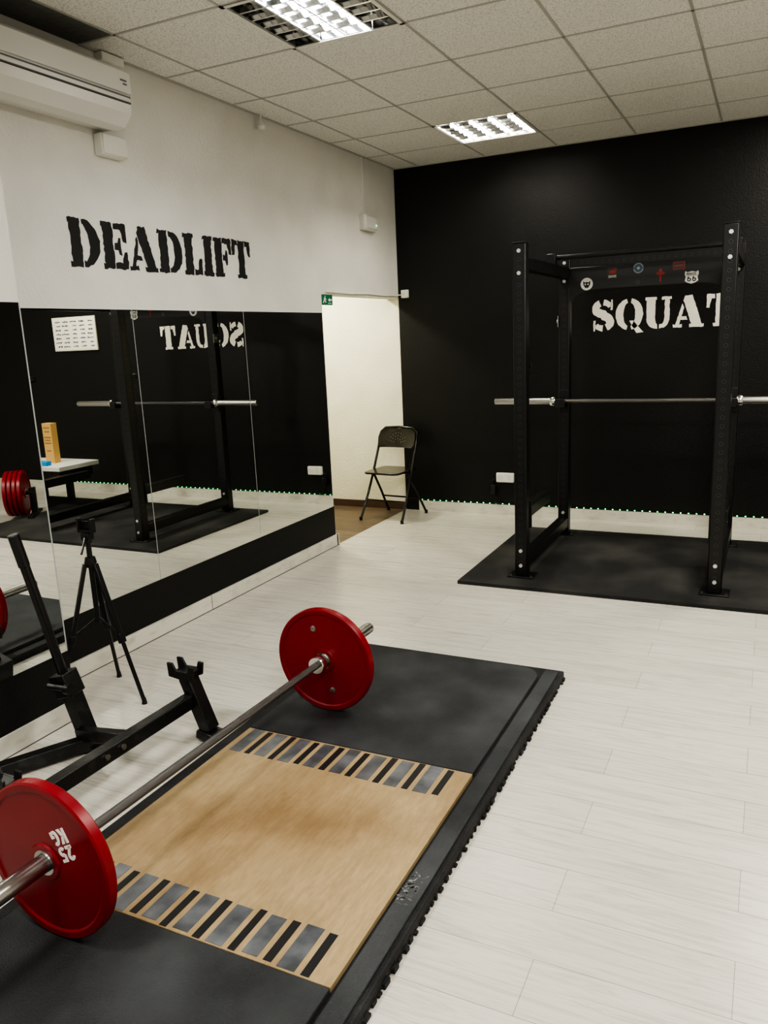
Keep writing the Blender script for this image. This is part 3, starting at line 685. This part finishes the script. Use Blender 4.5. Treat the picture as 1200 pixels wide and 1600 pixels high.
MB().beam((-2.500,2.118,.235), (-2.528,2.110,.33), .085, .080, up=(0,1,0)).build('collar', M['jack'], t, bevel=.005)
MB().cyl((-2.56,2.06,.285), (-2.46,2.06,.290), .012, n=12).cyl((-2.46,2.06,.29),(-2.435,2.06,.291),.022,n=14).build('pivot_bolt', M['jack'], t)
MB().tube([(-2.518,2.11,.30),(-2.535,2.06,.60),(-2.555,2.0,.925)], .019, 16).build('lever_handle', M['blackplastic'], t)
MB().tube([(-2.547,2.022,.80),(-2.5555,1.9985,.932)], .022, 16).build('grip', M['blackplastic'], t, bevel=.004)
for y in (1.86,1.94): MB().cyl((-2.062,y,.18), (-2.055,y,.18), .012, n=6).build('bolt', M['steel'], t)

# ------------------------------------------------------------------ things seen only in the mirrors
t = thing('storage_bench', (.7, 5.9, 0), 'low white-topped bench on black legs seen in the mirror beside the rack', 'bench')
MB().box(.28, 1.15, 5.62, 6.15, .425, .47).build('top', M['white'], t, bevel=.004)
MB().box(.33, 1.10, 5.66, 5.72, .32, .424).box(.33, 1.10, 6.04, 6.10, .32, .424).build('rail', M['black'], t, bevel=.003)
for x in (.66, 1.06):
    for y in (5.69, 6.07): MB().box(x-.03, x+.03, y-.03, y+.03, .022, .32).build('leg', M['black'], t, bevel=.003)
t = thing('carton', (.64, 5.88, .47), 'tall narrow tan carton on the white bench seen in the mirror', 'carton')
MB().box(.575,.70,5.84,5.92,.4705,.885).build('body', M['tan'], t, bevel=.003)
mb = MB()
for k,(z,w_) in enumerate(((.84,.09),(.80,.07),(.74,.10),(.71,.08),(.68,.09),(.60,.06))): mb.box(.6375-w_/2,.6375+w_/2,5.8388,5.8402,z-.008,z+.006)
mb.build('print', M['label'], t, smooth=False)
tag(MB().box(.50,.64,5.66,5.73,.4705,.515).build('plastic_case', M['blue'], bevel=.008), 'small blue case on the white bench seen in the mirror', 'case')
t = thing('small_jar', (.74, 5.76, .47), 'small white jar beside the blue case on the bench seen in the mirror', 'jar')
MB().cyl((.74,5.76,.4705), (.74,5.76,.54), .03, n=20).build('body', M['white'], t, bevel=.003)
MB().cyl((.74,5.76,.54), (.74,5.76,.56), .032, n=20).build('lid', M['blackplastic'], t, bevel=.002)
PA = V(.80,-.60,0).normalized()
p0 = plate((1.30, 5.30, .25), 'red plate at the front of the plate stack seen in the pier mirror', 'red plates stacked on the floor stand', axis=PA)
words = ['second', 'third', 'rearmost']
for i in range(3):
    copy_tree(p0, -PA*.044*(i+1), words[i]+' red plate of the plate stack seen in the pier mirror', 'red plates stacked on the floor stand')
c0 = V(1.30,5.30,.25)
t = thing('plate_stand', (1.22, 5.38, 0), 'low black stand holding the red plates seen in the pier mirror', 'plate stand')
MB().cyl(c0+PA*.06, c0-PA*.22, .022, n=20).build('peg', M['black'], t)
MB().beam(c0-PA*.21+V(0,0,.05), c0-PA*.21-V(0,0,.21), .04, .06, up=PA).build('post', M['black'], t, bevel=.003)
MB().beam(c0-PA*.21+V(-.12,-.16,-.215), c0-PA*.21+V(.12,.16,-.215), .06, .026).build('base', M['black'], t, bevel=.003)
t = thing('notice_board', (.95, BW, 1.6), 'white board with rows of handwriting on the black wall seen in the mirror', 'notice board')
MB().box(.62, 1.27, BW-.018, BW, 1.605, 1.975).build('frame', M['cream'], t, bevel=.003)
MB().box(.632, 1.258, BW-.021, BW-.016, 1.617, 1.963).build('board', M['whitepaint'], t, smooth=False)
mb = MB()
for r in range(7):
    for c in range(5):
        x = .655+c*.122; z = 1.925-r*.045
        ww = random.uniform(.05,.1)
        k = 0.
        while k < ww:
            s_ = random.uniform(.004,.013); mb.box(x+k, x+k+s_, BW-.0222, BW-.0212, z-random.uniform(.004,.011), z+random.uniform(.002,.010)); k += s_+random.uniform(.003,.006)
mb.build('handwriting', M['blackpaint'], t, smooth=False)

# ------------------------------------------------------------------ lights
def area(name, loc, sx_, sy_, watt, col=(1,.965,.88), rot=(0,0,0)):
    d = bpy.data.lights.new(name, 'AREA'); d.shape = 'RECTANGLE'; d.size = sx_; d.size_y = sy_; d.energy = watt; d.color = col
    o = bpy.data.objects.new(name, d); o.location = loc; o.rotation_euler = rot; COL.objects.link(o); return o
for x, y, w, c in ((.48,3.43,62,(1,.965,.89)),(.48,5.83,34,(1,.94,.80)),(-1.92,.43,30,(1,.98,.94)),(.48,.43,52,(1,.985,.96))):
    area('ceiling_lamp', (x,y,CEIL-.012), .56, .56, w, c)
area('passage_lamp', (-3.85,5.9,2.40), .3, .3, 30, (1,.96,.80))
w = bpy.data.worlds.new('world'); S.world = w; w.use_nodes = True
w.node_tree.nodes['Background'].inputs[0].default_value = (.5,.5,.48,1); w.node_tree.nodes['Background'].inputs[1].default_value = .3

# ------------------------------------------------------------------ camera
cd = bpy.data.cameras.new('camera'); cam = bpy.data.objects.new('camera', cd); COL.objects.link(cam)
rt = Vector((.9004,.4327,-.0436)); up = Vector((-.0550,.2128,.9755)); bk = Vector((.4314,-.8761,.2154))
mw = Matrix(((rt.x,up.x,bk.x,0),(rt.y,up.y,bk.y,0),(rt.z,up.z,bk.z,1.6),(0,0,0,1)))
cam.matrix_world = mw
cd.sensor_fit = 'VERTICAL'; cd.sensor_height = 24; cd.lens = 24*1235/1600; cd.clip_start = .02
S.camera = cam
S.view_settings.view_transform = 'AgX'
try: S.view_settings.look = 'AgX - High Contrast'
except Exception: pass
S.view_settings.exposure = 0.2
